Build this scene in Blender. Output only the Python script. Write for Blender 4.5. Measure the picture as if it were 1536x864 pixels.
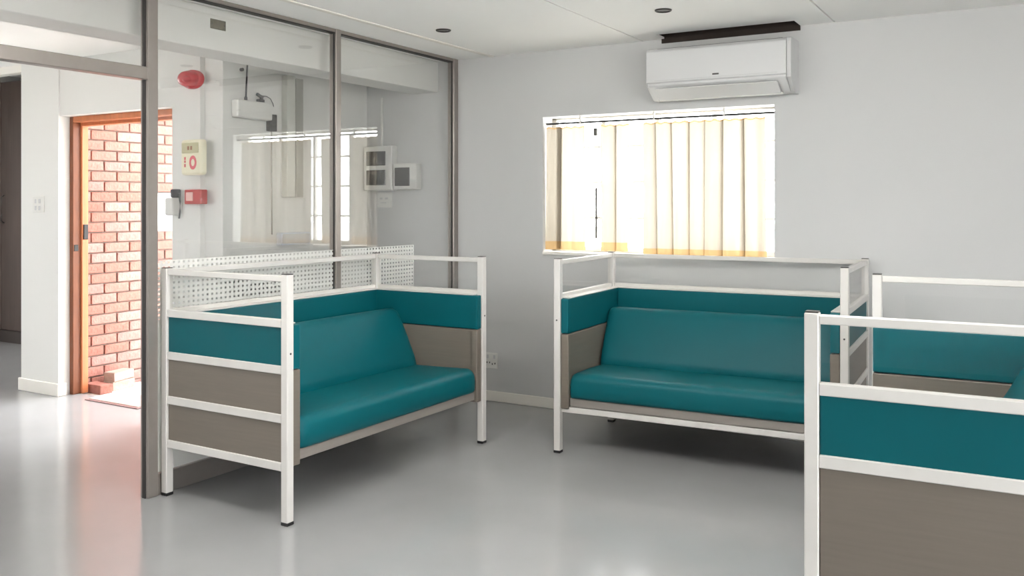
import bpy, bmesh, math, random
from mathutils import Matrix, Vector
random.seed(7)
for o in list(bpy.data.objects):
    bpy.data.objects.remove(o)
SC = bpy.context.scene
COL = SC.collection

# ------------------------------------------------------------------ camera
IMG_W, IMG_H = 1536, 864
F_PX, HOR_Y, CEN_X, CAM_H, YAW = 1323.43, 307.8, 795.87, 1.4927, 0.5195
cam_data = bpy.data.cameras.new('camera')
cam_data.sensor_width = 36.0
cam_data.lens = 36.0 * F_PX / IMG_W
cam_data.shift_x = -(CEN_X - IMG_W / 2) / IMG_W
cam_data.shift_y = (HOR_Y - IMG_H / 2) / IMG_W
cam_data.clip_start = 0.02
cam = bpy.data.objects.new('camera', cam_data)
cam.location = (0, 0, CAM_H)
cam.rotation_euler = (math.pi / 2, 0, YAW)
COL.objects.link(cam)
SC.camera = cam

# ------------------------------------------------------------------ sky, sun, exposure
SKY = 13.0
world = bpy.data.worlds.new('overcast_sky')
SC.world = world
world.use_nodes = True
bg = world.node_tree.nodes['Background']
bg.inputs['Color'].default_value = (0.97, 0.985, 1.0, 1)
bg.inputs['Strength'].default_value = SKY
sun_data = bpy.data.lights.new('sun', 'SUN')
sun_data.energy = 2.8
sun_data.angle = math.radians(7)
sun_data.color = (1.0, 0.97, 0.93)
sun = bpy.data.objects.new('sun', sun_data)
sun.rotation_euler = Vector((-0.9, 0.02, 0.40)).to_track_quat('Z', 'Y').to_euler()
sun.location = (-14, 3, 6)
COL.objects.link(sun)
SC.view_settings.view_transform = 'Standard'
SC.view_settings.look = 'None'
SC.view_settings.gamma = 1.0
SC.view_settings.use_curve_mapping = False
SC.view_settings.exposure = 0.46

# ------------------------------------------------------------------ materials
def srgb(r, g, b):
    def c(v):
        v /= 255.0
        return v / 12.92 if v <= 0.04045 else ((v + 0.055) / 1.055) ** 2.4
    return (c(r), c(g), c(b), 1)

MATS = {}
def mat(name, col, rough=0.5, metal=0.0, noise=0.0, nscale=8.0, bump=0.0, bscale=60.0, spec=0.5, stretch=None, coat=0.0):
    m = bpy.data.materials.new(name); m.use_nodes = True
    nt = m.node_tree; b = nt.nodes['Principled BSDF']
    b.inputs['Roughness'].default_value = rough
    b.inputs['Metallic'].default_value = metal
    b.inputs['Specular IOR Level'].default_value = spec
    b.inputs['Base Color'].default_value = col
    if coat: b.inputs['Coat Weight'].default_value = coat
    tc = nt.nodes.new('ShaderNodeTexCoord'); mp = nt.nodes.new('ShaderNodeMapping')
    nt.links.new(tc.outputs['Object'], mp.inputs['Vector'])
    if stretch: mp.inputs['Scale'].default_value = stretch
    if noise:
        n = nt.nodes.new('ShaderNodeTexNoise'); n.inputs['Scale'].default_value = nscale; n.inputs['Detail'].default_value = 5
        nt.links.new(mp.outputs['Vector'], n.inputs['Vector'])
        r = nt.nodes.new('ShaderNodeValToRGB')
        r.color_ramp.elements[0].position = 0.3; r.color_ramp.elements[1].position = 0.7
        r.color_ramp.elements[0].color = tuple(max(0, v * (1 - noise)) for v in col[:3]) + (1,)
        r.color_ramp.elements[1].color = tuple(min(1, v * (1 + noise)) for v in col[:3]) + (1,)
        nt.links.new(n.outputs['Fac'], r.inputs['Fac'])
        nt.links.new(r.outputs['Color'], b.inputs['Base Color'])
    if bump:
        n2 = nt.nodes.new('ShaderNodeTexNoise'); n2.inputs['Scale'].default_value = bscale; n2.inputs['Detail'].default_value = 3
        nt.links.new(mp.outputs['Vector'], n2.inputs['Vector'])
        bp = nt.nodes.new('ShaderNodeBump'); bp.inputs['Strength'].default_value = bump; bp.inputs['Distance'].default_value = 0.01
        nt.links.new(n2.outputs['Fac'], bp.inputs['Height'])
        nt.links.new(bp.outputs['Normal'], b.inputs['Normal'])
    MATS[name] = m
    return m

mat('wall_paint', srgb(201, 201, 200), 0.75, noise=0.012, nscale=1.5, bump=0.04, bscale=90)
mat('hall_paint', srgb(228, 227, 223), 0.75, noise=0.012, nscale=1.5, bump=0.04, bscale=90)
mat('ceiling_paint', srgb(250, 249, 246), 0.8, noise=0.01, nscale=2)
mat('trim_paint', srgb(238, 234, 226), 0.45)
mat('floor_screed', srgb(153, 153, 154), 0.15, noise=0.05, nscale=1.6, bump=0.05, bscale=3.5, spec=0.45)
mat('white_frame', srgb(214, 211, 206), 0.38, noise=0.02, nscale=12)
mat('black_rubber', srgb(22, 22, 22), 0.6)
mat('teal_vinyl', srgb(4, 86, 94), 0.46, noise=0.04, nscale=3, bump=0.06, bscale=11, spec=0.2)
mat('grey_laminate', srgb(114, 106, 96), 0.42, noise=0.045, nscale=6, stretch=(0.6, 0.6, 14))
mat('grey_board', srgb(136, 130, 124), 0.45, noise=0.04, nscale=6, stretch=(0.6, 1, 14))
mat('bolt_metal', srgb(80, 78, 76), 0.4, 0.8)
mat('aluminium', srgb(150, 143, 138), 0.38, 0.55, noise=0.03, nscale=20)
mat('gasket', srgb(46, 43, 41), 0.6)
mat('white_plastic', srgb(206, 206, 206), 0.3)
mat('offwhite_plastic', srgb(222, 221, 216), 0.4)
mat('ac_grey', srgb(196, 196, 196), 0.4)
mat('dark_plastic', srgb(62, 60, 58), 0.35)
mat('black_plastic', srgb(26, 26, 27), 0.4)
mat('cream_plastic', srgb(240, 234, 206), 0.4)
mat('olive_panel', srgb(196, 190, 150), 0.45)
mat('brown_ink', srgb(150, 96, 62), 0.6)
mat('red_ink', srgb(226, 96, 106), 0.6)
mat('red_plastic', srgb(192, 14, 30), 0.25)
mat('red_box', srgb(186, 52, 46), 0.4)
mat('pink_panel', srgb(236, 190, 182), 0.4)
mat('paper', srgb(250, 250, 250), 0.8)
mat('blue_white', srgb(214, 220, 230), 0.5)
mat('dark_wood', srgb(66, 52, 47), 0.45, noise=0.16, nscale=4, stretch=(8, 8, 0.5))
mat('plinth_wood', srgb(48, 38, 35), 0.5, noise=0.1, nscale=4)
mat('orange_wood', srgb(196, 118, 76), 0.4, noise=0.12, nscale=5, stretch=(9, 9, 0.6))
mat('brown_wood', srgb(118, 66, 38), 0.4, noise=0.12, nscale=5, stretch=(9, 9, 0.6))
mat('void_and_shade', srgb(44, 34, 28), 0.8, noise=0.2, nscale=6)
mat('concrete', srgb(226, 223, 217), 0.85, noise=0.05, nscale=3, bump=0.1)
mat('mortar', srgb(116, 100, 92), 0.95, noise=0.1, nscale=20, bump=0.3)
mat('duct_grey', srgb(168, 166, 158), 0.6)
mat('duct_light', srgb(214, 214, 206), 0.6)
mat('brass_plate', srgb(104, 97, 76), 0.5, 0.3, noise=0.35, nscale=60)
mat('mat_edge', srgb(150, 118, 116), .9)
mat('mat_fibre', srgb(196, 166, 158), 0.95, noise=0.15, nscale=60)
mat('chrome', srgb(190, 190, 190), 0.2, 1.0)
mat('lamp_glass', srgb(150, 150, 148), 0.25)
for i, c in enumerate(((160, 110, 99), (164, 116, 106), (156, 104, 92), (166, 122, 114), (160, 114, 106), (152, 100, 88))):
    mat('brick_%d' % i, srgb(*c), 0.9, noise=0.13, nscale=22, bump=0.5, bscale=50)
mat('pale_brick', srgb(160, 138, 126), 0.9, noise=0.1, nscale=20, bump=0.4, bscale=50)

def glass_mat(name, r0, tint=(1, 1, 1), rough=0.0):
    """clear sheet: light goes straight through, and mirrors at the Fresnel rate of its angle"""
    m = bpy.data.materials.new(name); m.use_nodes = True
    nt = m.node_tree; nt.nodes.clear(); N = nt.nodes.new; L = nt.links.new
    out = N('ShaderNodeOutputMaterial'); mix = N('ShaderNodeMixShader')
    tr = N('ShaderNodeBsdfTransparent'); tr.inputs['Color'].default_value = tint + (1,)
    gl = N('ShaderNodeBsdfGlossy'); gl.inputs['Roughness'].default_value = rough
    ge = N('ShaderNodeNewGeometry'); dot = N('ShaderNodeVectorMath'); dot.operation = 'DOT_PRODUCT'
    L(ge.outputs['Incoming'], dot.inputs[0]); L(ge.outputs['Normal'], dot.inputs[1])
    ab = N('ShaderNodeMath'); ab.operation = 'ABSOLUTE'; L(dot.outputs['Value'], ab.inputs[0])
    om = N('ShaderNodeMath'); om.operation = 'SUBTRACT'; om.inputs[0].default_value = 1; L(ab.outputs[0], om.inputs[1])
    pw = N('ShaderNodeMath'); pw.operation = 'POWER'; pw.inputs[1].default_value = 5; L(om.outputs[0], pw.inputs[0])
    ma = N('ShaderNodeMath'); ma.operation = 'MULTIPLY_ADD'; ma.inputs[1].default_value = 1 - r0; ma.inputs[2].default_value = r0
    L(pw.outputs[0], ma.inputs[0]); L(ma.outputs[0], mix.inputs['Fac'])
    L(tr.outputs[0], mix.inputs[1]); L(gl.outputs[0], mix.inputs[2]); L(mix.outputs[0], out.inputs['Surface'])
    MATS[name] = m
glass_mat('clear_glass', 0.105, (0.985, 0.988, 0.986))
glass_mat('window_glass', 0.04, (0.98, 0.99, 0.99))
glass_mat('screen_glass', 0.018, (0.99, 0.992, 0.99))

def film_mat():
    """white vinyl printed with a grid of small clear squares"""
    m = bpy.data.materials.new('frosted_film'); m.use_nodes = True
    nt = m.node_tree; nt.nodes.clear(); N = nt.nodes.new; L = nt.links.new
    out = N('ShaderNodeOutputMaterial'); tc = N('ShaderNodeTexCoord'); sp = N('ShaderNodeSeparateXYZ')
    L(tc.outputs['Object'], sp.inputs[0])
    def hole(sock, pitch, frac):
        d = N('ShaderNodeMath'); d.operation = 'DIVIDE'; d.inputs[1].default_value = pitch; L(sock, d.inputs[0])
        f = N('ShaderNodeMath'); f.operation = 'FRACT'; L(d.outputs[0], f.inputs[0])
        g = N('ShaderNodeMath'); g.operation = 'LESS_THAN'; g.inputs[1].default_value = frac; L(f.outputs[0], g.inputs[0])
        return g.outputs[0]
    a = hole(sp.outputs['Y'], 0.031, 0.42); b = hole(sp.outputs['Z'], 0.027, 0.42)
    mu = N('ShaderNodeMath'); mu.operation = 'MULTIPLY'; L(a, mu.inputs[0]); L(b, mu.inputs[1])
    df = N('ShaderNodeBsdfDiffuse'); df.inputs['Color'].default_value = srgb(236, 236, 232)
    tl = N('ShaderNodeBsdfTranslucent'); tl.inputs['Color'].default_value = srgb(236, 236, 232)
    m1 = N('ShaderNodeMixShader'); m1.inputs[0].default_value = 0.22; L(df.outputs[0], m1.inputs[1]); L(tl.outputs[0], m1.inputs[2])
    tr = N('ShaderNodeBsdfTransparent')
    m2 = N('ShaderNodeMixShader'); L(mu.outputs[0], m2.inputs[0]); L(m1.outputs[0], m2.inputs[1]); L(tr.outputs[0], m2.inputs[2])
    L(m2.outputs[0], out.inputs['Surface']); MATS['frosted_film'] = m
    p = m.copy(); p.name = 'plain_film'; pn = p.node_tree
    mixes = [n for n in pn.nodes if n.type == 'MIX_SHADER']
    last = [n for n in mixes if n.inputs[0].is_linked][0]
    pn.links.remove(last.inputs[0].links[0]); last.inputs[0].default_value = 0.0
    MATS['plain_film'] = p
film_mat()

def cloth_mat(name, col, tcol, f=0.6):
    m = bpy.data.materials.new(name); m.use_nodes = True
    nt = m.node_tree; nt.nodes.clear(); N = nt.nodes.new; L = nt.links.new
    out = N('ShaderNodeOutputMaterial')
    df = N('ShaderNodeBsdfDiffuse'); df.inputs['Color'].default_value = col
    tl = N('ShaderNodeBsdfTranslucent'); tl.inputs['Color'].default_value = tcol
    tc = N('ShaderNodeTexCoord'); mp = N('ShaderNodeMapping'); mp.inputs['Scale'].default_value = (2, 2, 30)
    nz = N('ShaderNodeTexNoise'); nz.inputs['Scale'].default_value = 6
    L(tc.outputs['Object'], mp.inputs[0]); L(mp.outputs[0], nz.inputs[0])
    bp = N('ShaderNodeBump'); bp.inputs['Strength'].default_value = 0.15; bp.inputs['Distance'].default_value = 0.01
    L(nz.outputs['Fac'], bp.inputs['Height']); L(bp.outputs[0], df.inputs['Normal'])
    mx = N('ShaderNodeMixShader'); mx.inputs[0].default_value = f
    L(df.outputs[0], mx.inputs[1]); L(tl.outputs[0], mx.inputs[2]); L(mx.outputs[0], out.inputs['Surface'])
    MATS[name] = m
cloth_mat('curtain_cloth', srgb(240, 226, 204), (0.176, 0.158, 0.133, 1), 0.7)
cloth_mat('hem_cloth', srgb(236, 196, 140), (0.21, 0.14, 0.07, 1), 0.7)

# ------------------------------------------------------------------ helpers
def link(name, bm, m, parent=None, smooth=False):
    me = bpy.data.meshes.new(name)
    bmesh.ops.recalc_face_normals(bm, faces=bm.faces[:])
    bm.to_mesh(me); bm.free()
    if m: me.materials.append(MATS[m])
    if smooth:
        for p in me.polygons: p.use_smooth = True
    o = bpy.data.objects.new(name, me); COL.objects.link(o)
    if parent: o.parent = parent
    return o

def add_box(bm, x0, x1, y0, y1, z0, z1, bev=0.0, seg=2, M=None):
    t = bmesh.new()
    r = bmesh.ops.create_cube(t, size=1.0)
    bmesh.ops.scale(t, vec=(abs(x1 - x0), abs(y1 - y0), abs(z1 - z0)), verts=t.verts)
    bmesh.ops.translate(t, vec=((x0 + x1) / 2, (y0 + y1) / 2, (z0 + z1) / 2), verts=t.verts)
    if bev:
        bmesh.ops.bevel(t, geom=t.edges[:], offset=bev, segments=seg, affect='EDGES', profile=0.5)
    if M: bmesh.ops.transform(t, matrix=M, verts=t.verts)
    me = bpy.data.meshes.new('t'); t.to_mesh(me); t.free(); bm.from_mesh(me); bpy.data.meshes.remove(me)

def box(name, x0, x1, y0, y1, z0, z1, m, parent=None, bev=0.0, seg=2, smooth=False, M=None):
    bm = bmesh.new(); add_box(bm, x0, x1, y0, y1, z0, z1, bev, seg, M)
    return link(name, bm, m, parent, smooth)

def add_cyl(bm, c, axis, r, h, seg=24, r2=None, bev=0):
    """cylinder starting at c along axis"""
    t = bmesh.new()
    bmesh.ops.create_cone(t, cap_ends=True, segments=seg, radius1=r, radius2=r if r2 is None else r2, depth=h)
    bmesh.ops.translate(t, vec=(0, 0, h / 2), verts=t.verts)
    q = Vector(axis).to_track_quat('Z', 'Y').to_matrix().to_4x4()
    bmesh.ops.transform(t, matrix=Matrix.Translation(c) @ q, verts=t.verts)
    me = bpy.data.meshes.new('t'); t.to_mesh(me); t.free(); bm.from_mesh(me); bpy.data.meshes.remove(me)

def cyl(name, c, axis, r, h, m, parent=None, seg=24, r2=None):
    bm = bmesh.new(); add_cyl(bm, c, axis, r, h, seg, r2)
    return link(name, bm, m, parent)

def add_lathe(bm, prof, c, axis, seg=28):
    """prof: list of (radius, height)"""
    t = bmesh.new(); rings = []
    for r, h in prof:
        if r < 1e-6: rings.append([t.verts.new((0, 0, h))])
        else: rings.append([t.verts.new((r * math.cos(2 * math.pi * k / seg), r * math.sin(2 * math.pi * k / seg), h)) for k in range(seg)])
    for A, B in zip(rings, rings[1:]):
        for k in range(seg):
            k2 = (k + 1) % seg
            if len(A) == 1 and len(B) == 1: continue
            if len(A) == 1: t.faces.new((A[0], B[k], B[k2]))
            elif len(B) == 1: t.faces.new((A[k], A[k2], B[0]))
            else: t.faces.new((A[k], A[k2], B[k2], B[k]))
    q = Vector(axis).to_track_quat('Z', 'Y').to_matrix().to_4x4()
    bmesh.ops.transform(t, matrix=Matrix.Translation(c) @ q, verts=t.verts)
    me = bpy.data.meshes.new('t'); t.to_mesh(me); t.free(); bm.from_mesh(me); bpy.data.meshes.remove(me)

def lathe(name, prof, c, axis, m, parent=None, seg=28, smooth=True):
    bm = bmesh.new(); add_lathe(bm, prof, c, axis, seg)
    return link(name, bm, m, parent, smooth)

def tube(name, pts, r, m, parent=None, seg=8):
    bm = bmesh.new(); rings = []
    pts = [Vector(p) for p in pts]
    for i, p in enumerate(pts):
        d = (pts[min(i + 1, len(pts) - 1)] - pts[max(i - 1, 0)]).normalized()
        q = d.to_track_quat('Z', 'Y')
        rings.append([bm.verts.new(p + q @ Vector((r * math.cos(2 * math.pi * k / seg), r * math.sin(2 * math.pi * k / seg), 0))) for k in range(seg)])
    for A, B in zip(rings, rings[1:]):
        for k in range(seg): bm.faces.new((A[k], A[(k + 1) % seg], B[(k + 1) % seg], B[k]))
    bm.faces.new(rings[0]); bm.faces.new(rings[-1])
    return link(name, bm, m, parent, True)

def prism(name, prof, axis, a0, a1, m, parent=None, bev=0.0, seg=2, smooth=False):
    """extrude a 2-D outline: axis 'x' takes (y,z) points, axis 'y' takes (x,z) points"""
    bm = bmesh.new()
    def P(u, v, a): return (a, u, v) if axis == 'x' else (u, a, v)
    A = [bm.verts.new(P(u, v, a0)) for u, v in prof]; B = [bm.verts.new(P(u, v, a1)) for u, v in prof]
    n = len(prof)
    bm.faces.new(A); bm.faces.new(B)
    for k in range(n): bm.faces.new((A[k], A[(k + 1) % n], B[(k + 1) % n], B[k]))
    if bev: bmesh.ops.bevel(bm, geom=bm.edges[:], offset=bev, segments=seg, affect='EDGES', profile=0.5)
    return link(name, bm, m, parent, smooth)

def empty(name, loc=(0, 0, 0), rz=0.0):
    o = bpy.data.objects.new(name, None); o.empty_display_size = 0.1
    o.location = loc; o.rotation_euler = (0, 0, rz); COL.objects.link(o)
    return o

def tag(o, label, cat, group=None):
    o['label'] = label; o['category'] = cat
    if group: o['group'] = group
    return o

def struct(o, label=None, cat=None):
    o['kind'] = 'structure'
    if label: o['label'] = label
    if cat: o['category'] = cat
    return o

def slab_with_holes(bm, axis, c0, c1, u0, u1, z0, z1, holes):
    """wall of thickness c0..c1 on 'x' or 'y' with rectangular holes (u0,u1,z0,z1), cut into boxes on the hole grid"""
    us = sorted({u0, u1, *[h[0] for h in holes], *[h[1] for h in holes]})
    for a, b in zip(us, us[1:]):
        zs = [z0]
        hs = sorted([h for h in holes if h[0] <= a + 1e-6 and h[1] >= b - 1e-6], key=lambda h: h[2])
        cur = z0
        for h in hs:
            if h[2] > cur + 1e-6:
                (add_box(bm, c0, c1, a, b, cur, h[2]) if axis == 'x' else add_box(bm, a, b, c0, c1, cur, h[2]))
            cur = h[3]
        if cur < z1 - 1e-6:
            (add_box(bm, c0, c1, a, b, cur, z1) if axis == 'x' else add_box(bm, a, b, c0, c1, cur, z1))

# ------------------------------------------------------------------ the setting
HC = 2.63            # ceiling height
YB = 5.70            # inner face of the window wall
XP = -3.94           # glass partition
XR, YF = 3.3, -3.2   # right wall, rear wall
XL2, YF2 = -10.4, -0.6   # entrance hall beyond the partition
YD = 4.15            # entrance wall with the door
XN = -4.83           # return wall of the nook

struct(box('floor', XL2 - .3, XR + .3, YF - .3, YD + .15, -0.1, 0.0, 'floor_screed'), 'glossy grey screed floor', 'floor')
f2 = bmesh.new()
add_box(f2, XN - .15, XR + .3, YD + .15, YB + .25, -0.1, 0.0)
add_box(f2, XL2 - .3, -6.9, YD + .15, 6.2, -0.1, 0.0)
struct(link('floor_nook', f2, 'floor_screed'))
struct(box('ground_outside', -60, 60, -60, 60, -0.16, -0.11, 'concrete'), 'pale concrete ground outside the doorway', 'ground')
struct(box('floor_porch', -6.62, XN - .15, YD + .15, 9.0, -0.105, -0.012, 'concrete'), 'pale sunlit concrete porch floor', 'floor')

WX0, WX1, WZ0, WZ1 = -3.155, -1.455, 1.150, 2.142
bm = bmesh.new()
slab_with_holes(bm, 'y', YB, YB + .22, XN - .15, XR + .2, 0, HC + .2, [(WX0, WX1, WZ0, WZ1)])
struct(link('wall_back', bm, 'wall_paint'), 'white plastered wall around the curtained window', 'wall')
bm = bmesh.new()
slab_with_holes(bm, 'x', XR, XR + .2, YF - .2, YB + .22, 0, HC + .2, [(-1.6, 0.0, .8, 2.3), (0.9, 2.7, .8, 2.3)])  # two unseen windows added to brighten the room from the side
struct(link('wall_right', bm, 'wall_paint'))
bm = bmesh.new()
slab_with_holes(bm, 'y', YF - .2, YF, XP - .1, XR + .2, 0, HC + .2, [])
struct(link('wall_front', bm, 'wall_paint'))
box_w = struct(box('wall_left', XP - .06, XP + .06, YF, 1.25, 0, HC, 'wall_paint'))

# entrance hall shell
bm = bmesh.new()
slab_with_holes(bm, 'x', XL2 - .2, XL2, YF2 - .2, 6.2, 0, 3.1, [(3.25, 4.05, 0, 2.56)])
struct(link('wall_hall_left', bm, 'hall_paint'))
bm = bmesh.new()
slab_with_holes(bm, 'y', YF2 - .2, YF2, XL2, XP - .06, 0, HC + .2, [(-6.6, -5.4, 1.2, 2.2)])
struct(link('wall_hall_front', bm, 'hall_paint'))
# pier and wall with the open doorway
DX0, DX1, DZ = -6.62, -5.30, 2.19
bm = bmesh.new()
add_box(bm, -7.12, DX0, YD, YD + .17, 0, 3.1)
add_box(bm, DX0, DX1, YD + .01, YD + .17, DZ, 3.1)
add_box(bm, DX1, -5.01, YD + .01, YD + .17, 0, 3.1)
add_box(bm, -5.01, XN, YD + .05, YD + .17, 0, 3.1)
add_box(bm, XN - .15, XN, YD + .17, YB + .22, 0, 3.1)
add_box(bm, -7.12, -7.00, YD + .17, 6.2, 0, 3.1)
struct(link('wall_entrance', bm, 'hall_paint'), 'white plastered wall around the open entrance doorway', 'wall')
struct(box('wall_passage', XL2, -7.0, 6.1, 6.3, 0, 3.1, 'hall_paint'))
struct(box('ceiling_passage', XL2 - .2, -7.0, YD + .02, 6.3, 3.0, 3.1, 'ceiling_paint'))
struct(box('trim_1', XL2, -7.12, YD, YD + .08, HC - .06, HC + .45, 'trim_paint'))

# ceiling boards (each its own piece) with recessed joints
ceil = struct(box('ceiling', XP - .1, XR + .2, YF - .2, 5.30, HC + .012, HC + .1, 'ceiling_paint'), 'white boarded ceiling', 'ceiling')
seams = [XP, -3.60, -2.363, -1.082, 0.19, 1.46, 2.74, XR + .1]
GX0, GX1, GY0, GY1 = -2.20, -1.29, 5.53, 5.699     # open slot in the boards above the air conditioner
for a, b in zip(seams, seams[1:]):
    bm = bmesh.new()
    a2, b2 = a + .006, b - .006
    ys = [(YF, 1.9), (1.908, YB)]
    for y0, y1 in ys:
        if y1 == YB:
            add_box(bm, a2, b2, y0, GY0, HC, HC + .012)
            add_box(bm, a2, b2, GY1, YB, HC, HC + .012)
            if a2 < GX0: add_box(bm, a2, min(b2, GX0), GY0, GY1, HC, HC + .012)
            if b2 > GX1: add_box(bm, max(a2, GX1), b2, GY0, GY1, HC, HC + .012)
        else:
            add_box(bm, a2, b2, y0, y1, HC, HC + .012)
    link('ceiling_board', bm, 'ceiling_paint', ceil)
link_bm = bmesh.new()
add_box(link_bm, XP - .1, GX0 - .05, 5.30, YB + .1, HC + .012, HC + .1)
add_box(link_bm, GX1 + .05, XR + .2, 5.30, YB + .1, HC + .012, HC + .1)
link('backing_board', link_bm, 'ceiling_paint', ceil)
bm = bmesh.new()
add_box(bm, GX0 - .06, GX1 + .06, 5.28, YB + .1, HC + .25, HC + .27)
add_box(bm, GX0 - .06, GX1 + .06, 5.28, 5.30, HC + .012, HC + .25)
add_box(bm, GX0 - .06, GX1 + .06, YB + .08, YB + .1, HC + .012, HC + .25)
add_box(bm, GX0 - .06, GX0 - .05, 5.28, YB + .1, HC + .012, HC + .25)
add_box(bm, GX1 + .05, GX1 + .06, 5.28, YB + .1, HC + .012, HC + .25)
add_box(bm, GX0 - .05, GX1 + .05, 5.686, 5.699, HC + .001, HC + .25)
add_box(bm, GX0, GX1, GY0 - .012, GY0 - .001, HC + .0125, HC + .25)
link('wall_shade_strip', (lambda b: (add_box(b, GX0 - .02, GX1, 5.687, 5.699, HC - .030, HC + .05), b)[1])(bmesh.new()), 'void_and_shade', ceil)  # dark strip standing in for the shadow on the wall above the air conditioner
link('roof_void', bm, 'void_and_shade', ceil)
for x in (-3.60,):
    box('cover_strip', x - .02, x + .02, YF, YB, HC - .008, HC, 'trim_paint', ceil, .003, 1)
struct(box('ceiling_hall', XL2 - .2, XP - .1, YF2 - .2, YD + .02, HC, HC + .1, 'ceiling_paint'), 'white ceiling of the entrance hall', 'ceiling')
struct(box('ceiling_nook', XN - .15, XP - .1, YD + .02, YB + .1, HC, HC + .1, 'ceiling_paint'))
# beam hanging just beyond the partition
bm = bmesh.new()
add_box(bm, -4.36, -4.10, YF2, YB, 2.385, HC, .004, 1)
struct(link('trim_2', bm, 'hall_paint'), 'white plastered bulkhead beam beyond the glass partition', 'beam')

# baseboards
struct(box('baseboard_back', XP + .03, XR, YB - .014, YB, 0, .078, 'trim_paint', None, .004, 1), 'low white skirting board on the window wall', 'baseboard')
bm = bmesh.new()
add_box(bm, -7.14, DX0 + .015, YD - .016, YD, 0, .10, .004, 1)
add_box(bm, DX0, DX0 + .016, YD, YD + .06, 0, .10, .004, 1)
add_box(bm, -7.136, -7.12, YD, YD + .17, 0, .10, .004, 1)
struct(link('baseboard_pier', bm, 'trim_paint'), 'cream skirting board round the pier beside the doorway', 'baseboard')
struct(box('baseboard_hall', DX1, XN, YD - .006, YD + .01, 0, .10, 'trim_paint', None, .003, 1))

# ------------------------------------------------------------------ glass partition
part = empty('wall_partition', (XP, 2.97, 0)); struct(part, 'aluminium framed glass partition with frosted grid film', 'partition')
def pb(name, x0, x1, y0, y1, z0, z1, m, bev=.003, parent=None):
    bm = bmesh.new(); add_box(bm, x0 - XP, x1 - XP, y0 - 2.97, y1 - 2.97, z0, z1, bev, 1)
    return link(name, bm, m, parent or part)
post = pb('post', XP - .03, XP + .03, 2.925, 2.985, 0, HC, 'aluminium')
pb('gasket', XP - .012, XP + .012, 2.9215, 2.9255, 0, HC, 'gasket', 0, None)
m1 = pb('mullion', XP - .03, XP + .03, 4.315, 4.362, .1, HC, 'aluminium')
pb('gasket', XP + .004, XP + .016, 4.3125, 4.3155, .1, HC - .02, 'gasket', 0)
pb('end_frame', XP - .03, XP + .03, 5.640, YB, 0, HC, 'aluminium')
pb('gasket', XP + .004, XP + .016, 5.6375, 5.6405, .1, HC - .02, 'gasket', 0)
for y0, y1 in ((2.985, 4.315), (4.362, 5.64)):
    pb('top_frame', XP - .025, XP + .025, y0, y1, HC - .022, HC, 'aluminium')
    pb('gasket', XP - .02, XP + .02, y0, y1, HC - .03, HC - .022, 'gasket', 0)
    pb('bottom_rail', XP - .025, XP + .025, y0, y1, 0, .11, 'aluminium')
    pb('glass_pane', XP - .003, XP + .003, y0, y1, .11, HC - .022, 'clear_glass', 0)
pb('frosted_film', XP + .0036, XP + .0042, 2.985, 4.315, .90, 1.205, 'frosted_film', 0)
pb('plain_film', XP + .0036, XP + .0042, 2.985, 4.315, .112, .90, 'plain_film', 0)
pb('frosted_film', XP + .0036, XP + .0042, 4.362, 5.165, .90, 1.205, 'frosted_film', 0)
pb('plain_film', XP + .0036, XP + .0042, 4.362, 5.165, .112, .90, 'plain_film', 0)
pb('transom', XP - .03, XP + .03, 1.25, 2.925, 2.130, 2.195, 'aluminium')
pb('transom_pane', XP - .003, XP + .003, 1.25, 2.925, 2.195, HC - .022, 'clear_glass', 0)
pb('top_frame', XP - .025, XP + .025, 1.25, 2.925, HC - .022, HC, 'aluminium')

# ------------------------------------------------------------------ window with steel frame
win = empty('window_1', ((WX0 + WX1) / 2, YB + .17, WZ0)); struct(win, 'white steel window behind cream curtains', 'window')
cxw, cyw = (WX0 + WX1) / 2, YB + .17
def wb(name, x0, x1, z0, z1, m, y0=-.02, y1=.02, parent=None):
    bm = bmesh.new(); add_box(bm, x0 - cxw, x1 - cxw, y0, y1, z0 - WZ0, z1 - WZ0, .003, 1)
    return link(name, bm, m, parent or win)
wb('frame', WX0, WX1, WZ0, WZ0 + .035, 'white_frame'); wb('frame', WX0, WX1, WZ1 - .014, WZ1, 'white_frame')
wb('frame', WX0, WX0 + .035, WZ0, WZ1, 'white_frame'); wb('frame', WX1 - .035, WX1, WZ0, WZ1, 'white_frame')
vx = [WX0 + .02, -2.735, -2.315, -1.90, WX1 - .02]
for x in vx[1:-1]: wb('mullion', x - .016, x + .016, WZ0 + .03, WZ1 - .03, 'white_frame')
for z in (1.40, 1.66, 1.92):
    wb('glazing_bar', WX0 + .03, WX1 - .03, z - .008, z + .008, 'white_frame', -.012, .012)
for a, b in zip(vx, vx[1:]):
    wb('pane', a, b, WZ0 + .02, WZ1 - .02, 'window_glass', -.002, .002)
wb('window_stay', -2.790, -2.775, 1.25, 1.62, 'bolt_metal', -.045, -.03)
wb('window_handle', -2.80, -2.775, 2.00, 2.055, 'bolt_metal', -.05, -.02)
struct(box('trim_3', WX0 - .0, WX1 + .0, YB - .012, YB + .15, WZ0 - .022, WZ0, 'trim_paint', None, .004, 1), 'white painted window sill', 'sill')

rod = empty('curtain_rail', (cxw, YB + .05, 2.094))
tag(rod, 'thin grey curtain rail across the top of the window', 'curtain rail')
bm = bmesh.new(); add_cyl(bm, (-(WX1 - WX0) / 2 + .004, 0, 0), (1, 0, 0), .008, WX1 - WX0 - .008, 12)
link('rod', bm, 'bolt_metal', rod)
for x in (-2.87, -2.30, -1.80):
    b = bmesh.new(); add_box(b, x - cxw - .006, x - cxw + .006, -.012, .012, -.012, .048, .002, 1); link('bracket', b, 'white_frame', rod)

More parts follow.
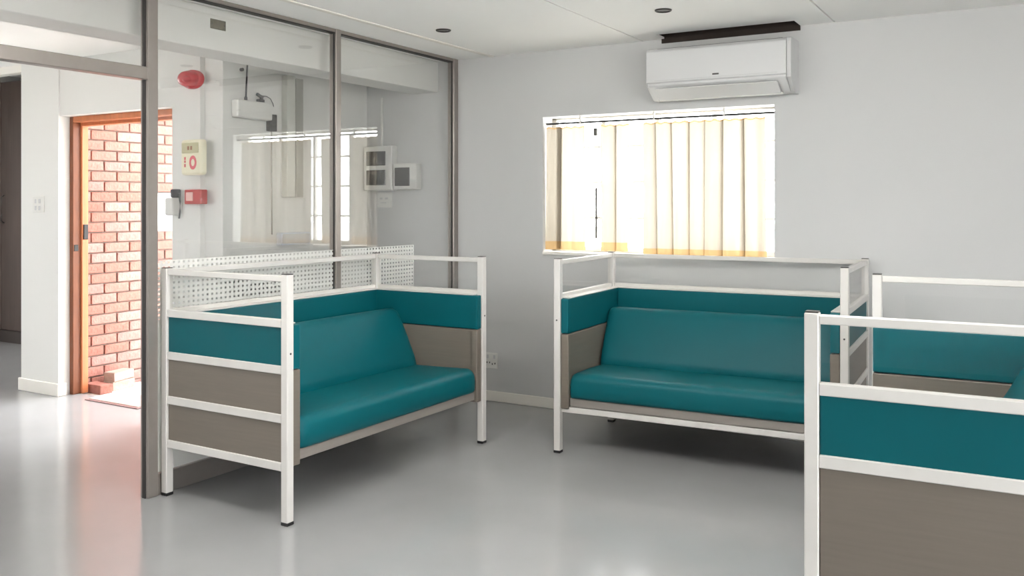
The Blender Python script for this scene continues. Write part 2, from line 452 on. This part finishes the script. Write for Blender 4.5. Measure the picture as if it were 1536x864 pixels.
def curtain(x0, x1, folds, z_bot, label, seed):
    """gathered drop: gentle waves, and narrow Z-pleats where the cloth lies three deep"""
    rnd = random.Random(seed)
    path = []; x = x0; n = 0; ph = rnd.random() * 6
    step = .008
    fs = sorted(folds)
    while x <= x1 + 1e-6:
        y = .012 * math.sin(x * 55 + ph) + .006 * math.sin(x * 23 + ph * 2)
        hit = [f for f in fs if abs(f[0] - x) <= step / 2]
        path.append((x, y))
        if hit:
            w = hit[0][1]
            path += [(x + w * .5, y + .004), (x + w, y + .008), (x + w * .96, y + .016), (x + w * .5, y + .017), (x + .002, y + .018), (x + .001, y + .024), (x + w * .5, y + .027)]
            x += w
        x += step
    ztop = 2.056; hem = .062
    def mesh(za, zb, rows, off=0.0):
        bm = bmesh.new(); R = []
        for k in range(rows + 1):
            z = za + (zb - za) * k / rows
            t = (ztop - z) / (ztop - z_bot)
            row = []
            for px, py in path:
                sway = .010 * t * math.sin(px * 9 + seed) 
                top = .004 * math.sin(px * 90) * (1 - t) ** 6
                row.append(bm.verts.new((px + sway - x0, (py) * (0.55 + .45 * t) + off, z + top - z_bot)))
            R.append(row)
        for A, B in zip(R, R[1:]):
            for k in range(len(A) - 1): bm.faces.new((A[k], A[k + 1], B[k + 1], B[k]))
        return bm
    root = empty('curtain', (x0, YB + .05, z_bot))
    tag(root, label, 'curtain')
    link('cloth', mesh(ztop, z_bot + hem, 14), 'curtain_cloth', root, True)
    link('heading', mesh(ztop + .012, ztop, 2), 'hem_cloth', root, True)
    link('hem', mesh(z_bot + hem, z_bot, 3), 'hem_cloth', root, True)
curtain(-3.148, -2.835, [(-3.070, .045), (-2.955, .012)], 1.165, 'narrow cream curtain drop hanging against the left jamb of the window', 1)
curtain(-2.712, -2.488, [(-2.610, .016)], 1.165, 'narrowest cream curtain drop between two bright window gaps', 2)
curtain(-2.385, -1.520, [(-2.305, .014), (-2.185, .014), (-2.060, .016), (-1.945, .010), (-1.825, .018), (-1.685, .022)], 1.130, 'widest cream curtain of many joined drops with orange hem', 3)

# ------------------------------------------------------------------ sofas
L_, D_, PH, PW = 1.647, 0.854, 1.168, 0.042
def sofa(loc, rz, label, far_mid_rail=(True, True), front_rail=True):
    t = empty('booth_sofa', loc, rz); tag(t, label, 'sofa', 'teal booth sofas')
    h = PW / 2
    rails = [(.920, .958), (.702, .742), (.474, .515), (.250, .290)]
    for ax in (0, L_):
        for by in (0, D_):
            p = box('post', ax - h, ax + h, by - h, by + h, .014, PH, 'white_frame', t, .003, 1)
            box('foot_cap', ax - h - .001, ax + h + .001, by - h - .001, by + h + .001, 0, .016, 'black_rubber', p, .003, 1)
            box('top_cap', ax - h + .002, ax + h - .002, by - h + .002, by + h - .002, PH, PH + .004, 'bolt_metal', p)
    for e, ax in enumerate((0, L_)):
        out = -1 if e == 0 else 1
        xo = ax + out * (h - .002); xi = ax + out * (h - .032)
        for k, (z0, z1) in enumerate(rails):
            if k == 2 and not far_mid_rail[e]: continue
            box('arm_rail', xo, xi, h, D_ - h, z0, z1, 'white_frame', t, .003, 1)
        box('top_rail', ax - .014, ax + .014, h, D_ - h, PH - .034, PH - .006, 'white_frame', t, .003, 1)
        box('glass_screen', ax - .002, ax + .002, h, D_ - h, .956, PH - .034, 'screen_glass', t)
        # padded panels on the inner side of the arm
        xa = ax - out * (h - .012); xb = ax - out * (h + .052)
        lo, hi = min(xa, xb), max(xa, xb)
        if e == 0: lo2, hi2 = ax - .010, ax + h + .052
        else: lo2, hi2 = ax - h - .052, ax + .010
        bmq = bmesh.new()
        add_box(bmq, lo2, hi2, h + .001, D_ - h - .001, .722, .930, .006, 2)
        if e == 0: add_box(bmq, ax + h + .002, hi2, -.012, h + .02, .722, .930, .006, 2)
        else: add_box(bmq, lo2, ax - h - .002, -.012, h + .02, .722, .930, .006, 2)
        link('upper_arm_panel', bmq, 'teal_vinyl', t)
        bmq = bmesh.new()
        add_box(bmq, lo2, hi2, h + .001, D_ - h - .001, .268, .717, .004, 1)
        if e == 0: add_box(bmq, ax + h + .002, hi2, -.012, h + .02, .268, .717, .004, 1)
        else: add_box(bmq, lo2, ax - h - .002, -.012, h + .02, .268, .717, .004, 1)
        link('lower_arm_panel', bmq, 'grey_laminate', t)
        box('arm_capping', min(lo2, hi2), max(lo2, hi2), h, D_ - h - .05, .931, .937, 'white_frame', t, .001, 1)
    # back
    for z0, z1 in rails:
        box('back_rail', h, L_ - h, D_ + h - .032, D_ + h - .002, z0, z1, 'white_frame', t, .003, 1)
    box('top_rail', h, L_ - h, D_ - .014, D_ + .014, PH - .034, PH - .006, 'white_frame', t, .003, 1)
    box('glass_screen', h, L_ - h, D_ - .002, D_ + .002, .956, PH - .034, 'screen_glass', t)
    box('upper_back_panel', h + .05, L_ - h - .05, D_ - h - .045, D_ + .006, .722, .930, 'teal_vinyl', t, .006, 2)
    box('lower_back_panel', h + .05, L_ - h - .05, D_ - h - .045, D_ + .006, .268, .717, 'grey_laminate', t, .004, 1)
    box('back_capping', h, L_ - h, D_ - h - .045, D_ + .004, .931, .937, 'white_frame', t, .001, 1)
    # seat
    x0, x1 = h + .056, L_ - h - .056
    box('seat_board', x0, x1, .004, D_ - .07, .284, .334, 'grey_board', t, .002, 1)
    if front_rail:
        box('front_rail', h, L_ - h, .0, .034, .246, .280, 'white_frame', t, .003, 1)
    # seat cushion: outline (y,z) with a full rounded front edge
    prof = []
    for k in range(9):
        a = math.pi / 2 * k / 8
        prof.append((-.012 + .055 - .055 * math.sin(math.pi / 2 - a + 0) , .432 + .050 * math.sin(a)))
    prof = [(-.004, .336), (-.012, .350), (-.016, .40)] + prof[0:] + [(.25, .478), (.50, .468), (.60, .462), (.60, .336)]
    bm = bmesh.new()
    nx = 24
    rows = []
    xs = [x0, x0 + .008, x0 + .025] + [x0 + .06 + (x1 - x0 - .12) * k / nx for k in range(nx + 1)] + [x1 - .025, x1 - .008, x1]
    cz = .40
    for i, x in enumerate(xs):
        e = min(x - x0, x1 - x)
        s = 1.0 if e > .03 else (.80 if e < .001 else (.92 if e < .01 else .985))
        rows.append([bm.verts.new((x, y if y > .1 else y + (1 - s) * .12, .336 + (z - .336) * s + (.004 * math.sin(x * 7) if .2 < y < .5 else 0))) for y, z in prof])
    n = len(prof)
    for A, B in zip(rows, rows[1:]):
        for k in range(n): bm.faces.new((A[k], A[(k + 1) % n], B[(k + 1) % n], B[k]))
    bm.faces.new(rows[0]); bm.faces.new(rows[-1])
    link('seat_cushion', bm, 'teal_vinyl', t, True)
    # backrest cushion: leaning wedge with a rolled top
    prof = [(.440, .455), (.432, .470), (.448, .52), (.515, .66), (.578, .775), (.590, .795), (.606, .812), (.628, .822), (.655, .820), (.680, .806), (.700, .780), (.730, .70), (.755, .60), (.765, .455)]
    bm = bmesh.new(); rows = []
    x0b, x1b = x0 + .006, x1 - .006
    xs = [x0b, x0b + .006, x0b + .022, x0b + .05] + [x0b + .1 + (x1b - x0b - .2) * k / nx for k in range(nx + 1)] + [x1b - .05, x1b - .022, x1b - .006, x1b]
    for x in xs:
        e = min(x - x0b, x1b - x)
        s = 1.0 if e >= .049 else (.86 if e < .001 else (.93 if e < .01 else .98))
        rows.append([bm.verts.new((x, .61 + (y - .61) * s, .46 + (z - .46) * (s * .5 + .5))) for y, z in prof])
    n = len(prof)
    for A, B in zip(rows, rows[1:]):
        for k in range(n): bm.faces.new((A[k], A[(k + 1) % n], B[(k + 1) % n], B[k]))
    bm.faces.new(rows[0]); bm.faces.new(rows[-1])
    link('backrest_cushion', bm, 'teal_vinyl', t, True)
    # bolt heads on the front posts
    for ax in (0, L_):
        cyl('bolt', (ax, -h + .001, .80), (0, -1, 0), .005, .003, 'bolt_metal', t, 10)
    return t
sofa((-3.031, 3.012, 0), math.pi / 2 - .0082, 'teal two-seat booth sofa backed against the glass partition', front_rail=False)
sofa((-2.502, 4.711, 0), .0418, 'teal two-seat booth sofa standing under the curtained window')
sofa((-.587 - L_ * .0335, 2.750 + L_, 0), -math.pi / 2 + .0335, 'teal booth sofa whose arm end hides the corner of the window sofa', far_mid_rail=(True, False))

# ------------------------------------------------------------------ air conditioner
ac = empty('air_conditioner', (-1.775, YB, 2.20)); tag(ac, 'white split air conditioner mounted high above the curtained window', 'air conditioner')
AX0, AX1 = -.475, .475
prof = [(0, .33), (-.185, .33), (-.200, .322), (-.205, .305), (-.205, .085), (-.196, .075), (-.10, .010), (-.08, 0), (0, 0)]
prism('body', [(y + .0, z) for y, z in prof], 'x', AX0 + .012, AX1 - .030, 'white_plastic', ac, .003, 1)
prism('front_panel', [(-.205, .318), (-.214, .310), (-.216, .300), (-.216, .105), (-.205, .098)], 'x', AX0, AX1 - .028, 'white_plastic', ac, .002, 1)
prism('end_cap', [(0, .332), (-.186, .332), (-.203, .324), (-.209, .305), (-.209, .083), (-.100, .004), (-.08, -.004), (0, -.004)], 'x', AX1 - .028, AX1, 'ac_grey', ac, .004, 2)
prism('end_cap', [(0, .33), (-.186, .33), (-.203, .322), (-.207, .305), (-.207, .083), (-.100, .006), (-.08, -.002), (0, -.002)], 'x', AX0, AX0 + .014, 'white_plastic', ac, .003, 1)
box('panel_line', AX0 + .06, AX1 - .08, -.2185, -.212, .112, .118, 'ac_grey', ac)
fl = prism('louvre', [(-.198, .066), (-.203, .060), (-.112, -.004), (-.105, .003)], 'x', AX0 + .06, AX1 - .085, 'white_plastic', ac, .002, 1)
box('louvre_trim', AX0 + .05, AX1 - .075, -.108, -.090, -.008, .004, 'offwhite_plastic', ac, .002, 1)
box('badge', -.02, .022, -.2185, -.2155, .128, .138, 'dark_plastic', ac)
box('vent_grille', AX0 + .06, AX1 - .06, -.17, -.03, .329, .334, 'dark_plastic', ac)

# ------------------------------------------------------------------ downlights
def downlight(x, y, label):
    d = empty('downlight', (x, y, HC)); tag(d, label, 'downlight', 'recessed ceiling downlights')
    lathe('trim_ring', [(.036, -.001), (.038, -.008), (.046, -.008), (.050, -.002), (.050, 0), (.036, 0)], (0, 0, 0), (0, 0, 1), 'bolt_metal', d)
    lathe('lamp', [(0, -.004), (.018, -.004), (.03, -.002), (.036, 0)], (0, 0, 0), (0, 0, 1), 'lamp_glass', d)
downlight(-3.335, 4.691, 'recessed round downlight close to the glass partition')
downlight(-1.881, 4.846, 'recessed round downlight in front of the air conditioner')

# ------------------------------------------------------------------ fill lamps shaped as fluorescent battens, added out of view to brighten the room
FILL_STRENGTH = 78.0
em = bpy.data.materials.new('fill_tube'); em.use_nodes = True
eb = em.node_tree.nodes['Principled BSDF']; eb.inputs['Base Color'].default_value = (1, 1, 1, 1)
eb.inputs['Emission Color'].default_value = (1.0, 0.98, 0.955, 1); eb.inputs['Emission Strength'].default_value = FILL_STRENGTH
MATS['fill_tube'] = em
def fill_batten(x, y, label):
    t = empty('fill_lamp', (x, y, 2.40)); tag(t, label, 'lamp', 'added fill lamps')
    box('housing', -.62, .62, -.022, .022, -.02, .02, 'white_plastic', t, .004, 1)
    for sy in (-.045, .045):
        cyl('tube', (-.59, sy, 0), (1, 0, 0), .014, 1.18, 'fill_tube', t, 16)  # tubes of the added fill lamp
        for sx in (-.605, .59): box('fill_tube_holder', sx, sx + .015, min(0, sy) - .015, max(0, sy) + .015, -.018, .018, 'white_plastic', t, .002, 1)
    for sx in (-.45, .45): cyl('fill_lamp_hanger', (sx, 0, .02), (0, 0, 1), .003, HC - 2.42, 'bolt_metal', t, 8)
fill_batten(-2.40, 2.30, 'unseen twin-tube fill lamp added over the open floor nearest the glass partition')
fill_batten(-0.90, 2.90, 'unseen twin-tube fill lamp added above the open front of the freestanding sofa')

# ------------------------------------------------------------------ sockets and switches
def plate(name, label, cat, o, w, hgt, axis, rockers, m='offwhite_plastic'):
    """flat fitting on a wall; axis 'y' faces -Y, axis 'x' faces +X"""
    t = empty(name, o, 0 if axis == 'y' else math.pi / 2); tag(t, label, cat)
    box('plate', -w / 2, w / 2, -.010, 0, -hgt / 2, hgt / 2, m, t, .003, 2)
    for (u, v, a, b, mm) in rockers:
        box('rocker' if a > .012 else 'slot', u - a / 2, u + a / 2, -.013, -.009, v - b / 2, v + b / 2, mm, t, .001, 1)
    return t
plate('wall_socket', 'white double wall socket low on the wall behind the sofa', 'socket', (-3.602, YB, .308), .114, .117, 'y',
      [(-.030, .030, .018, .028, 'ac_grey'), (.030, .030, .018, .028, 'ac_grey'), (-.035, -.015, .008, .012, 'dark_plastic'), (-.012, -.015, .008, .012, 'dark_plastic'), (.012, -.025, .008, .012, 'dark_plastic'), (.036, -.02, .008, .012, 'dark_plastic')])
plate('light_switch', 'white four-gang light switch on the pier by the doorway', 'light switch', (-6.874, YD, 1.50), .15, .13, 'y',
      [(-.03, .025, .025, .035, 'ac_grey'), (.02, .025, .025, .035, 'ac_grey'), (-.03, -.03, .025, .035, 'ac_grey'), (.02, -.03, .025, .035, 'ac_grey')])
plate('isolator_switch', 'small white switch plate under the distribution boards', 'light switch', (-4.638, YB, 1.536), .15, .125, 'y',
      [(-.03, .012, .03, .016, 'ac_grey'), (.025, .012, .03, .016, 'ac_grey'), (-.005, -.022, .06, .007, 'ac_grey')])

def board(label, x0, x1, z0, z1, wins):
    t = empty('distribution_board', ((x0 + x1) / 2, YB, z0)); tag(t, label, 'fuse box', 'electrical distribution boards')
    w = (x1 - x0) / 2; hh = z1 - z0
    box('case', -w, w, -.075, 0, 0, hh, 'offwhite_plastic', t, .008, 2)
    for (a, b, c, d) in wins:
        box('breaker_window', a * 2 * w - w, b * 2 * w - w, -.080, -.072, c * hh, d * hh, 'dark_plastic', t, .003, 1)
    return t
board('taller white distribution board with two dark breaker windows', -4.800, -4.507, 1.612, 1.975, [(.10, .78, .56, .88), (.10, .78, .12, .46)])
board('smaller white distribution board with a single dark breaker window', -4.495, -4.262, 1.618, 1.828, [(.08, .72, .14, .84)])
cn = bmesh.new(); add_cyl(cn, (-4.66, YB - .012, 1.975), (0, 0, 1), .010, .40, 10)
tag(link('conduit_pipe', cn, 'offwhite_plastic'), 'thin white conduit running up from the distribution boards', 'conduit')

# ------------------------------------------------------------------ fittings on the nook's return wall (faces +X)
rt = empty('router', (XN, 4.43, 2.10)); tag(rt, 'white wall router with a tall black antenna beyond the partition', 'router')
box('case', 0, .07, -.16, .16, 0, .125, 'offwhite_plastic', rt, .012, 3)
tube('antenna', [(.035, -.06, .12), (.035, -.055, .22), (.035, -.045, .385)], .006, 'black_plastic', rt)
lathe('antenna_base', [(0, 0), (.012, 0), (.011, .03), (0, .03)], (.035, -.06, .12), (0, 0, 1), 'black_plastic', rt)
bm = bmesh.new(); add_cyl(bm, (.035, -.105, .335), (1, 0, 0), .012, .02, 12); link('signal_knob', bm, 'bolt_metal', rt)
pc = empty('plug_adapter', (XN + .035, 4.50, 2.226)); tag(pc, 'black plug with curling cable on top of the router', 'plug')
box('plug_body', -.012, .012, -.025, .035, 0, .022, 'black_plastic', pc, .004, 2)
box('plug_arm', -.010, .010, -.05, .01, .030, .050, 'black_plastic', pc, .004, 2, M=Matrix.Rotation(math.radians(-24), 4, 'X'))
box('plug_neck', -.010, .010, .004, .024, .018, .050, 'black_plastic', pc, .003, 1)
tube('cable', [(0, .02, .045), (0, .06, .05), (0, .10, .035), (0, .125, 0.0), (0, .13, -.02)], .003, 'black_plastic', pc)
dt = empty('cable_duct', (XN, 4.815, 1.55)); tag(dt, 'vertical two-tone cable duct running down the nook wall', 'duct')
box('duct_body', 0, .06, -.075, .01, 0, .90, 'duct_light', dt, .003, 1)
box('duct_cover', 0, .065, .012, .085, 0, .885, 'duct_grey', dt, .003, 1)
jb = empty('junction_box', (XN, 4.625, 2.03)); tag(jb, 'small dark junction box between router and cable duct', 'junction box')
box('case', 0, .04, -.035, .035, 0, .12, 'dark_plastic', jb, .004, 2)
box('lid', .04, .044, -.030, .030, .045, .115, 'bolt_metal', jb, .002, 1)
tube('lead', [(.02, .0, 0), (.02, .0, -.3), (.02, .004, -.75)], .005, 'duct_grey', jb)
nt_ = empty('trunking_box', (XN, 4.84, 1.20)); tag(nt_, 'bluish white trunking box low on the nook wall', 'trunking')
box('case', 0, .05, -.15, .15, 0, .09, 'blue_white', nt_, .006, 2)
box('lid', .05, .056, -.14, .14, .01, .08, 'white_plastic', nt_, .003, 1)

# plate on the bulkhead
bp_ = empty('beam_plate', (-4.10, 3.528, 2.507)); tag(bp_, 'small mottled brass plate fixed high on the bulkhead beam', 'plate')
box('plate', 0, .006, -.055, .055, 0, .056, 'brass_plate', bp_, .002, 1)
for y in (-.045, .045): cyl('screw', (.006, y, .028), (1, 0, 0), .005, .003, 'bolt_metal', bp_, 8)

# ------------------------------------------------------------------ fire fittings on the wall beside the doorway
YW = YD + .01
si = empty('alarm_sounder', (-5.065, YW, 2.35)); tag(si, 'round red fire alarm sounder high beside the doorway', 'fire alarm')
si.scale = (1, 1, .66)
lathe('base', [(0, 0), (.098, 0), (.100, .006), (.100, .030), (.094, .036), (0, .036)], (0, 0, .02), (0, -1, 0), 'red_plastic', si)
lathe('dome', [(.085, 0), (.083, .03), (.072, .052), (.05, .065), (.0, .070)], (0, -.036, .02), (0, -1, 0), 'red_plastic', si)
lathe('lens', [(.034, 0), (.032, .018), (.02, .028), (0, .031)], (.035, -.088, .005), (.3, -1, 0), 'red_plastic', si)
sg = empty('alarm_indicator', (-5.035, YW, 1.70)); tag(sg, 'cream alarm indicator box with olive panel and red figure', 'alarm box')
box('case', -.105, .105, -.06, 0, 0, .245, 'cream_plastic', sg, .022, 4)
box('display', -.085, .080, -.064, -.058, .150, .222, 'olive_panel', sg, .006, 2)
for x in (-.018, .012): box('display_mark', x - .009, x + .009, -.0655, -.063, .172, .198, 'brown_ink', sg)
bm = bmesh.new()
t_prof = [(.022, 0), (.042, 0), (.042, .002), (.022, .002), (.022, 0)]
add_lathe(bm, t_prof, (0, 0, 0), (0, -1, 0), 24)
bmesh.ops.scale(bm, vec=(.85, 1, 1.15), verts=bm.verts); bmesh.ops.translate(bm, vec=(.025, -.0605, .085), verts=bm.verts)
link('red_figure', bm, 'red_ink', sg)
for z, hh in ((.055, .022), (.085, .016), (.105, .02)): box('red_mark', -.062, -.048, -.0625, -.0595, z, z + hh, 'red_ink', sg)
cp = empty('call_point', (-5.02, YW, 1.50)); tag(cp, 'square red fire call point with pale break panel', 'call point')
box('case', -.085, .085, -.055, 0, 0, .10, 'red_box', cp, .006, 2)
box('break_panel', -.065, .005, -.059, -.053, .022, .082, 'pink_panel', cp, .003, 1)
ds = empty('soap_dispenser', (-5.225, YW, 1.42)); tag(ds, 'white wall dispenser with black lever beside the door opening', 'dispenser')
box('tank', -.055, .030, -.08, 0, 0, .125, 'offwhite_plastic', ds, .012, 3)
box('lever', -.01, .028, -.07, -.005, .125, .185, 'black_plastic', ds, .010, 3)
tube('hose', [(.035, -.03, .15), (.047, -.03, .10), (.046, -.03, .03), (.035, -.03, -.02)], .006, 'dark_plastic', ds)

# ------------------------------------------------------------------ timber door frame, porch wall, bricks
df = empty('door_1', (DX0, YD + .12, 0)); struct(df, 'varnished timber door frame round the open entrance', 'door frame')
box('jamb', -.0, .045, -.03, .05, 0, DZ, 'brown_wood', df, .004, 1)
box('door_stop', .020, .062, .035, .09, 0, DZ - .02, 'orange_wood', df, .004, 1)
box('head', .045, DX1 - DX0, -.03, .05, DZ - .045, DZ, 'orange_wood', df, .004, 1)
box('head_stop', .06, DX1 - DX0, .035, .09, DZ - .07, DZ - .02, 'orange_wood', df, .004, 1)
box('strike_plate', .040, .049, -.02, .015, 1.13, 1.18, 'black_plastic', df, .002, 1)
box('latch_keep', .058, .072, .045, .085, 1.22, 1.34, 'black_plastic', df, .004, 1)

struct(box('ceiling_porch_shade', -7.2, XN, YD + .17, 5.25, 2.72, 2.84, 'ceiling_paint'), 'unseen white canopy added to shade the porch brickwork', 'canopy')  # canopy added out of view to dim the light on the bricks
PXW = -6.66     # face of the porch wall (it looks towards +X)
pw = struct(box('wall_porch', PXW - .25, PXW - .012, YD + .175, 6.6, -.1, 2.95, 'mortar'), 'red face brick porch wall outside the doorway', 'wall')
BL, BH, BT, J = .222, .073, .09, .011
def brick_mesh(name, l, m):
    bm = bmesh.new(); rnd = random.Random(hash(name) % 999)
    add_box(bm, -.03, .012, 0, l, 0, BH, .003, 1)
    for v in bm.verts:
        v.co += Vector((rnd.uniform(-.002, .002), rnd.uniform(-.0015, .0015), rnd.uniform(-.0015, .0015)))
    me = bpy.data.meshes.new(name); bm.to_mesh(me); bm.free(); me.materials.append(MATS[m]); return me
full = [brick_mesh('brick_face', BL, 'brick_%d' % i) for i in range(6)]
half = [brick_mesh('half_brick', (BL - J) / 2, 'brick_%d' % i) for i in range(6)]
rnd = random.Random(3)
y_start, y_end = YD + .19, 5.58
for c in range(33):
    z = -.07 + c * (BH + J)
    y = y_start
    if c % 2:
        o = bpy.data.objects.new('brick', rnd.choice(half)); COL.objects.link(o); o.parent = pw
        o.location = (PXW - .012 + rnd.uniform(-.003, .003), y, z); y += (BL - J) / 2 + J
    while y < y_end:
        o = bpy.data.objects.new('brick', rnd.choice(full)); COL.objects.link(o); o.parent = pw
        o.location = (PXW - .012 + rnd.uniform(-.003, .003), y, z); y += BL + J

def loose_brick(loc, rz, m, label, size=(.105, .222, .073), tilt=0):
    bm = bmesh.new(); add_box(bm, -size[0] / 2, size[0] / 2, -size[1] / 2, size[1] / 2, 0, size[2], .005, 2)
    r2 = random.Random(int(loc[1] * 1000))
    for v in bm.verts: v.co += Vector([r2.uniform(-.002, .002) for _ in range(3)])
    o = link('loose_brick', bm, m); o.location = loc; o.rotation_euler = (tilt, 0, rz)
    tag(o, label, 'brick', 'loose bricks at the foot of the porch wall')
loose_brick((-6.535, 4.430, -.012), math.pi / 2 - .04, 'brick_5', 'dark red loose brick on the ground at the end of the pile')
loose_brick((-6.530, 4.612, -.012), .12, 'pale_brick', 'pale dusty loose brick lying under the top one')
loose_brick((-6.535, 4.615, .063), .24, 'pale_brick', 'pale dusty loose brick on top of the pile')

nb = empty('notice_sheet', (PXW + .004, 5.145, 1.265)); tag(nb, 'white notice sheet stuck on the porch brickwork', 'notice')
box('sheet', 0, .003, -.11, .11, 0, .335, 'paper', nb)
dm = empty('doormat', (-6.02, 4.30, 0)); tag(dm, 'pinkish fibre doormat lying in the entrance doorway', 'doormat')
box('pile', -.28, .30, -.11, .16, 0.002, .014, 'mat_fibre', dm, .004, 1)
box('border', -.30, .32, -.13, .18, 0.0, .007, 'mat_edge', dm, .002, 1)

# ------------------------------------------------------------------ dark cabinet in the passage
cb = empty('tall_cabinet', (-9.60, 5.50, 0)); tag(cb, 'tall dark brown cabinet at the end of the passage', 'cabinet')
box('carcass', -.55, .75, .02, .55, 0, 2.84, 'dark_wood', cb, .004, 1)
box('plinth', -.55, .75, .0, .02, 0, .13, 'plinth_wood', cb, .002, 1)
for a, b in ((-.55, -.212), (-.208, .40), (.404, .75)):
    d = box('cabinet_door', a, b, .0, .022, .14, 2.83, 'dark_wood', cb, .004, 1)
    tube('handle', [(a + .05, .0, 1.30), (a + .05, -.03, 1.32), (a + .05, -.03, 1.58), (a + .05, 0.0, 1.60)], .008, 'bolt_metal', d)
